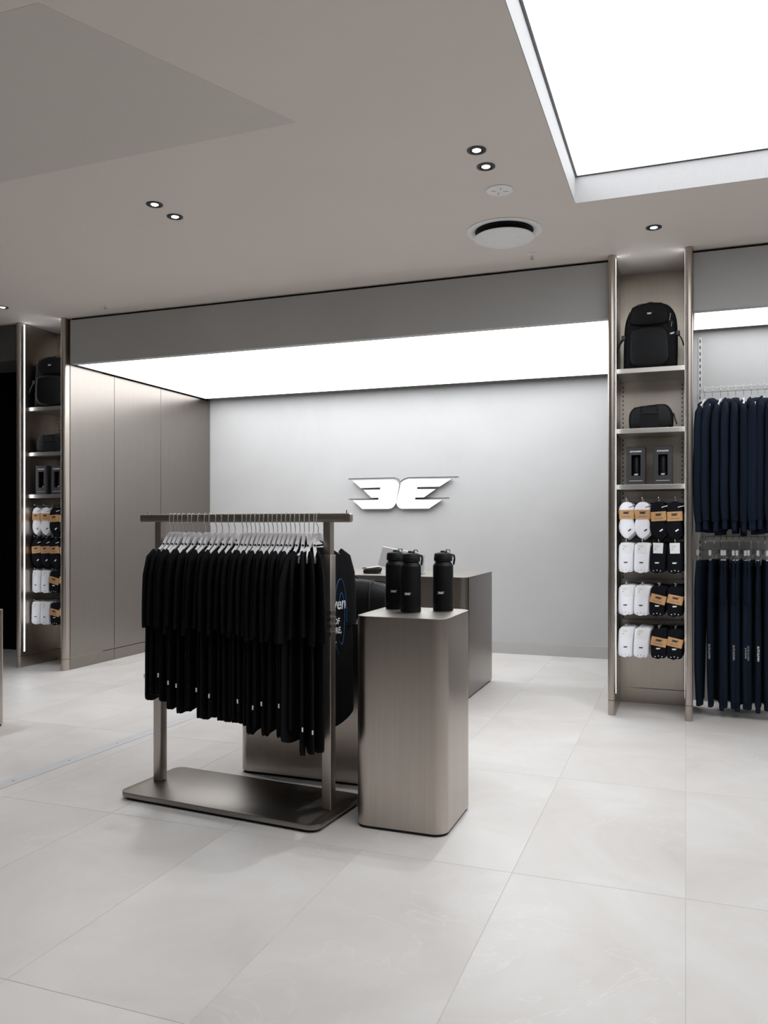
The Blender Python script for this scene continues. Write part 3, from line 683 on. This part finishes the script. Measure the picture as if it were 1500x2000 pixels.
for i, px in enumerate(TR_PX):
    x = bar_x(px, YH); rz = R(-95 + (-15 if i == 0 else -6 if i == 1 else ((i * 31) % 7 - 3) * 1.6))
    wire_hanger('clip hanger of the %s navy trousers from the left' % ORD[i], (x, YH, 1.19), rz, .017, True)['group'] = 'clip hangers on the lower rail'
    p = tp[i % 3]
    o = p if p.name not in used else copy_tree(p); used.add(p.name)
    o.location = (x, YH, 1.19); o.rotation_euler = (0, 0, rz)
    tag(o, 'navy blue trousers with clips, %s from the left on the lower wall rail' % ORD[i], 'trousers', 'navy trousers on the lower rail')
    if i in (1, 6, 7, 8):      # vertical lettering printed on the near leg
        link('lettering', textmesh('ELITE ELEVEN', .0165 if i != 6 else .012, 'inkwhite' if i in (7, 8) else 'inkgrey', .2, .0004), o, (.2085, .002, -.745), (R(90), R(90), R(90)))

# ------------------------------------------------------------------ sign on the rear wall
sg = thing('wall_sign', 'white winged double letter emblem sign on the grey rear wall', 'sign', (0, 0, 0))
YS = 8.022
def zp(x, y, Y): return onY(660 + x * .173333, 900 + y * .173333, Y)
org = zp(700, 540, YS); sg.location = (org.x, YW, 0)
for poly, nm in ((EML, 'left_letter'), (EMR, 'right_letter')):
    q = [zp(x, y, YS) for x, y in poly]; pl = [(p.x - org.x, p.z) for p in q]
    b = MB().prism(pl, FY, YS - YW + .0025, -.014).build(nm, 'screwgrey', sg)
    MB().prism(pl, FY, YS - YW, YS - YW + .0025).build('white_face', 'signwhite', b)
    cxl = sum(p[0] for p in pl) / len(pl); czl = sum(p[1] for p in pl) / len(pl)
    for dx in (-.12, .12): MB().tube([(cxl + dx * .4, -.015, czl + .08), (cxl + dx * .4, -.0005, czl + .08)], .006, 8).build('standoff', 'screwgrey', b)
for L in ([(118, 200), (640, 188), (680, 203), (708, 233), (735, 208), (790, 186), (1358, 176)], [(122, 428), (460, 426)], [(868, 422), (1252, 414)]):
    q = [zp(x, y, YW - .004) for x, y in L]
    MB().tube([(p.x - org.x, -.0045, p.z) for p in q], .0038, 6).build('dark_outline', 'screwgrey', sg)

# ------------------------------------------------------------------ service counter and what stands on it
ct = thing('service_counter', 'long brushed metal service counter in front of the grey wall', 'counter', (-2.55, 6.215, 0))
out = rrect(-1.05, 1.05, -.405, .405, .06, 8, (1, 1, 0, 0))
MB().prism(out, FZ, .012, .895, 0).build('body', 'metal_cab', ct, 30)
MB().prism(out, FZ, .8952, .90, .0012).build('top', 'metal_top', ct, 30)
MB().prism(rrect(-1.04, 1.04, -.395, .395, .055, 8, (1, 1, 0, 0)), FZ, 0, .0118).build('recessed_base', 'blackgap', ct)
pt = thing('payment_terminal', 'small dark payment terminal with white top on the service counter', 'card reader', (-2.33, 6.04, .90), R(20))
MB().prism(smoothpoly([(-.07, 0), (.06, 0), (.075, .03), (.07, .052), (-.066, .036), (-.078, .02)], 1), FY, -.04, .04, .008).build('body', 'plasticdark', pt, 50)
MB().box(-.052, .066, -.036, .036, .046, .052, .002).build('screen', 'inkwhite', pt, rot=(0, R(-7), 0), loc=(0, 0, -.001))
MB().prism(smoothpoly([(-.085, .034), (-.045, .038), (-.045, .056), (-.08, .054)], 1), FY, -.034, .034, .004).build('receipt_cover', 'clearplastic', pt, 50)
lp = thing('tablet_stand', 'silver tablet tilted on a stand behind the bottles on the counter', 'tablet', (-2.2, 6.28, .90), R(8))
MB().box(-.15, .11, -.005, .005, -.085, .085, .004).build('tablet', 'silver', lp, loc=(0, -.01, .105), rot=(R(-24), R(10), 0))
MB().box(-.02, .02, -.012, .012, .006, .09, .003).build('stem', 'silver', lp, loc=(0, .02, 0))
MB().prism(rrect(-.07, .07, -.06, .06, .015, 4), FZ, 0, .006).build('foot', 'silver', lp)
ch = thing('card_holder', 'upright white card holder right of the silver tablet on the counter', 'card holder', (-1.975, 6.1, .90), R(-12))
MB().box(-.055, .055, -.003, .003, .002, .15, .001).build('card', 'inkwhite', ch, rot=(R(-6), 0, 0))
MB().box(-.058, .058, -.02, .025, 0, .006, .001).build('foot', 'clearplastic', ch)

# ------------------------------------------------------------------ plinths
def plinth(label, x0, x1, y0, y1, h, r, cat='plinth', name='display_plinth'):
    t = thing(name, label, cat, ((x0 + x1) / 2, (y0 + y1) / 2, 0)); a, b_ = (x1 - x0) / 2, (y1 - y0) / 2
    MB().prism(rrect(-a, a, -b_, b_, r, 10), FZ, .013, h - .003, 0).build('body', 'metal', t, 30)
    MB().prism(rrect(-a, a, -b_, b_, r, 10), FZ, h - .0029, h, .0015).build('top', 'metal_top', t, 30)
    MB().prism(rrect(-a + .006, a - .006, -b_ + .006, b_ - .006, r, 10), FZ, 0, .0128).build('recessed_base', 'blackgap', t)
    return t
plinth('tall rounded brushed metal plinth carrying three black bottles', -1.328, -.922, 3.215, 3.645, .90, .06)
plinth('low brushed metal table behind the clothes rack carrying the black duffel', -2.18, -1.26, 3.717, 4.42, .80, .05, 'table', 'display_table')
plinth('brushed metal plinth cut by the left edge of the picture', -4.62, -4.10, 3.60, 4.075, .745, .045)
for i, (x, y, rz, lb) in enumerate(((-1.262, 3.565, 3, 'black water bottle standing half hidden behind the middle bottle'), (-1.150, 3.452, -4, 'front middle black water bottle overlapping its left neighbour'),
                                    (-1.030, 3.555, 0, 'black water bottle standing alone on the right of the plinth'))):
    make_bottle(lb, (x, y, .90), R(rz) + math.atan2(-(0 - x), 3.5) * -.8)
# duffel bag
db = thing('duffel_bag', 'soft black duffel bag lying on the low metal table', 'bag', (-1.72, 3.98, .80), R(4))
rings = []
for i in range(13):
    u = i / 12; x = -.27 + .54 * u; k = .74 if u in (0, 1) else .90 if i in (1, 11) else 1 - .03 * abs(2 * u - 1)
    rings.append([(x, .105 * k * math.copysign(abs(math.cos(a)) ** .7, math.cos(a)) + .006 * math.sin(9 * x + 3 * a), .098 + .098 * k * math.copysign(abs(math.sin(a)) ** .7, math.sin(a)) * (1 + .07 * math.sin(17 * x + 2 * math.cos(a))))
                  for a in (2 * math.pi * j / 20 for j in range(20))])
MB().loft(rings).build('body', 'bagblack2', db, 60)
MB().tube([(-.25, -.0, .196), (-.1, -.002, .203), (.1, 0, .2), (.25, 0, .19)], .004, 6).build('zip', 'webbing', db, True)
for y in (-.06, .05):
    MB().tube([(-.09, y, .17), (-.07, y - .01, .206), (-.02, y, .218), (.05, y, .224), (.085, y, .205), (.1, y, .17)], .008, 8, flat=.5).build('carry_handle', 'webbing', db, True)
MB().tube([(.19, -.085, .02), (.192, -.107, .06), (.192, -.108, .13), (.19, -.085, .18), (.19, -.03, .198)], .006, 8, flat=.5).build('side_band', 'webbing', db, True)
MB().tube([(.06, -.104, .045), (.075, -.114, .058), (.085, -.114, .062)], .004, 8).build('strap_ring', 'chrome', db, True)

# ------------------------------------------------------------------ freestanding clothes rack
RA = R(-4.5)
rk = thing('clothes_rack', 'freestanding brushed metal clothes rack with flat base plate', 'clothes rack', (-1.951, 3.336, 0), RA)
MB().prism(rrect(-.535, .535, -.222, .222, .05, 8), FZ, .014, .036, .0015).build('base_plate', 'metal_base', rk, 30)
MB().prism(rrect(-.52, .52, -.207, .207, .045, 8), FZ, 0, .0138).build('rubber_foot', 'blackgap', rk)
for sx in (-1, 1):
    x = sx * .4705
    MB().prism(rrect(x - .0235, x + .0235, -.0235, .0235, .004, 3), FZ, .0362, 1.155, .001).build('lower_post', 'metal_rack', rk, 30)
    up = MB().prism(rrect(x - .0185, x + .0185, -.0185, .0185, .004, 3), FZ, 1.155, 1.300).build('upper_post', 'metal_rack', rk, 30)
    if sx > 0:
        for z in (.80, .835, .865, .895): MB().box(x - .0245, x + .0245, -.0245, .0245, z, z + .016, .001).build('height_notch', 'metal_rack', up)
MB().prism(rrect(-.585, .585, 1.299, 1.338, .008, 4), FY, -.0145, .0145, .004).build('top_bar', 'metal_rack', rk, 40)
for x in (-.548, .560): MB().tube([(x, 0, 1.337), (x, 0, 1.352)], .0025, 8).build('end_pin', 'chrome', rk)
BZ = 1.3185; BARH = .0195

def tee_hanger_proto():
    t = thing('shirt_hanger', 'x', 'hanger')
    # local x = along the garment (towards the viewer), bar runs along local y through z = 0
    top = BARH + .003; w_ = .018
    MB().tube([(-w_, 0, -.016), (-w_, 0, .004), (-w_ + .002, 0, top - .003), (-w_ + .008, 0, top), (w_ - .008, 0, top), (w_ - .002, 0, top - .003), (w_, 0, .004), (w_, 0, -.016), (w_ - .004, 0, -.026), (.006, 0, -.034), (0, 0, -.042), (0, 0, -.072)], .0019, 6).build('hook', 'hangerwire', t, True)
    rings = []
    for i in range(-14, 15):
        x = .205 * i / 14; a = abs(x)
        zt = -.066 - (.062 * (a / .09) ** 1.5 if a < .09 else .062 + (a - .09) * .42)
        hh = .034 - .016 * min(1, a / .10)
        y = .007
        rings.append([(x, -y, zt - hh), (x, y, zt - hh), (x, y + .0005, zt - hh * .4), (x, y, zt), (x, -y, zt), (x, -y - .0005, zt - hh * .4)])
    MB().loft(rings).build('shoulder_bar', 'hangerpale', t, 40)
    return t
def make_tee(v, L, bow=.12):
    rr = random.Random(100 + v); ph = rr.uniform(0, 6.3); k = rr.uniform(22, 36); T = .0095
    t = thing('t_shirt', 'x', 't-shirt'); fa = .0015 if bow < .09 else .0048
    zb = -.066
    prof = [(-.066, .088, .0085), (-.082, .135, .0098), (-.102, .185, .0105), (-.130, .228, .0108), (-.175, .255, .0105), (-.25, .275, T), (-.38, .288, T), (-.52, .296, T * 1.05), (L * .88 + .0, .300, T * 1.1), (L + .012, .301, T * 1.15), (L, .298, T * 1.05)]
    def fold(z): return fa * min(1, max(0, (-z - .15) * 2.2))
    rings = []
    for i, (z, w_, t_) in enumerate(prof):
        r = ring(w_, t_, z + zb, n=34, ex=.8, ey=.5, fold=fold(z), k=k, ph=ph + z * 1.5, bow=bow)
        if i >= len(prof) - 2: r = [(x, y, zz + .007 * math.sin(14 * x + ph) + .035 * (abs(x) / .3) ** 5) for x, y, zz in r]
        rings.append(r)
    MB().loft(rings).build('body', 'tee', t, 60)
    for sx in (-1, 1):
        q = rr.uniform(-.03, .02) * (1 if sx > 0 else .3)
        m = sleeve([(sx * .165, -.118 + zb), (sx * .205, -.150 + zb), (sx * .228, -.21 + zb), (sx * .236, -.28 + zb), (sx * .240, -.35 + q + zb), (sx * .241, -.41 + q + zb), (sx * .241, -.432 + q + zb)],
                   [.055, .078, .086, .087, .088, .089, .087], [.0095, .0118, .0122, .0118, .0118, .0120, .0118], n=18, ph=ph, fold=.005)
        m.v = [(x, y + bow * x * x, z) for x, y, z in m.v]
        m.build('sleeve', 'tee', t, 60)
    pts = []
    for i in range(21):
        a = 2 * math.pi * i / 20; ca, sa = math.cos(a), math.sin(a)
        pts.append((.086 * ca, .0085 * sa + bow * .0074 * ca * ca, zb - .058 - (.0 if sa < 0 else .050 * sa) + .004 * abs(ca)))
    MB().tube(pts, .0042, 6, cap=False).build('neck_band', 'teeribs', t, True)
    MB().box(-.016, .016, -.0145, -.0135, zb - .078, zb - .064).build('neck_label', 'inkwhite', t)
    return t
hk = [334, 342, 348.7, 358, 369.3, 376.7, 388.7, 401.3, 410.7, 423.3, 434.7, 448, 459.3, 476.7, 486.6, 495.4, 498.3, 507.9, 518.1, 527.7, 537.2, 545.3, 561.4, 573.1, 583.4, 592.9, 599.5, 609.8, 615.7, 622.3, 628.9]
ca, sa = math.cos(RA), math.sin(RA)
def bar_s(px):      # position along the rack's bar of an image column
    d = ray(px, 1000); det = ca * -d[1] + sa * d[0]
    return (1.951 * -d[1] * 1 + 3.336 * -d[0] * -1 * -1) / det if False else ((-rk.location.x) * -d[1] - (-rk.location.y) * -d[0]) / det
ss = [bar_s(p) for p in hk]
GAP = .0238
for _ in range(200):
    for i in range(len(ss) - 1):
        g = ss[i + 1] - ss[i]
        if g < GAP: ss[i] -= (GAP - g) / 2; ss[i + 1] += (GAP - g) / 2
    if ss[-1] > .418: ss[-1] = .418
    if ss[0] < -.428: ss[0] = -.428
LEN = [-.763, -.812, -.832, -.862, -.935]
BOW = [.10, .12, .14, .16, .25]
tees = {}
hproto = tee_hanger_proto(); first = True; seen = set()
TAGS = {0, 3, 5, 6, 9, 11, 16, 19, 21, 25, 27, 28}
tagm = MB().box(-.002, .002, -.003, .003, -.009, .009, .0005).mesh('hem_tag', 'inkwhite')
for i, sv in enumerate(ss):
    last = i == len(ss) - 1
    x = rk.location.x + sv * ca; y = rk.location.y + sv * sa
    rz = R(-97 if last else {26: -74, 27: -70, 28: -66, 29: -62}.get(i, -78 + ((i * 17) % 5 - 2) * .7))
    h = hproto if i == 0 else copy_tree(hproto)
    h.location = (x, y, BZ); h.rotation_euler = (0, 0, rz)
    tag(h, 'pale grey hanger on the freestanding rack, %s from the left' % ORD[i], 'hanger', 'shirt hangers on the freestanding rack')
    li = 0 if i < 4 else 1 if i < 9 else 2 if i < 17 else 3 if i < 27 else 4
    key = ('last',) if last else (li, i % 3)
    if key not in tees: tees[key] = make_tee(li * 3 + i % 3 + (50 if last else 0), (-.885 if last else LEN[li] + .012 * (i % 3 - 1)), .08 if last else BOW[li]); o = tees[key]
    else:
        o = copy_tree(tees[key])
        for ch in list(o.children):
            if ch.name.startswith('hem_tag'): bpy.data.objects.remove(ch)
    o.location = (x, y, BZ); o.rotation_euler = (0, 0, rz)
    tag(o, ('black t-shirt with white and blue print at the right end of the rack' if last else 'plain black t-shirt on the freestanding rack, %s from the left' % ORD[i]), 't-shirt', 'black t-shirts on the freestanding rack')
    if i in TAGS: link('hem_tag', tagm, o, (.302, BOW[li] * .09, LEN[li] + .05 + .03 * ((i * 7) % 4) / 3), (0, R(8 - 5 * (i % 4)), 0), label='tiny white side tag')
    if last:
        # print on the face towards +y; text runs from the near edge (+x) to the far edge and follows the bowed cloth
        z0 = -.066
        def wrapped(me, px_, pz):
            m2 = me.copy()
            for q in m2.vertices:
                x = px_ - q.co.x; q.co = (x, .0150 + .08 * x * x, z0 + pz + q.co.y)
            return m2
        for body, sz, px_, pz in (('ele', .085, .040, -.345), ('ven', .080, -.155, -.330), ('S', .040, -.010, -.425), ('OF', .040, -.135, -.410), ('C', .040, -.012, -.468), ('RE,', .040, -.150, -.452), ('C', .036, -.016, -.508), ('L.', .036, -.120, -.494)):
            link('print_lettering', wrapped(textmesh(body, sz, 'inkwhite', .12 if sz > .06 else 0, .0015 if sz > .06 else .001), px_, pz), o)
        for cx_, cz_, rx_, rz_, a0, a1 in ((-.165, -.39, .055, .175, -80, 190), (-.175, -.40, .026, .12, 30, 300), (.065, -.31, .034, .085, 20, 200), (.020, -.26, .016, .02, 10, 180)):
            pp = [(cx_ + rx_ * math.cos(R(a0 + (a1 - a0) * q / 24)), z0 + cz_ + rz_ * math.sin(R(a0 + (a1 - a0) * q / 24))) for q in range(25)]
            MB().tube([(x, .0150 + .08 * x * x, z) for x, z in pp], .0018, 6).build('print_loop', 'inkblue', o, True)
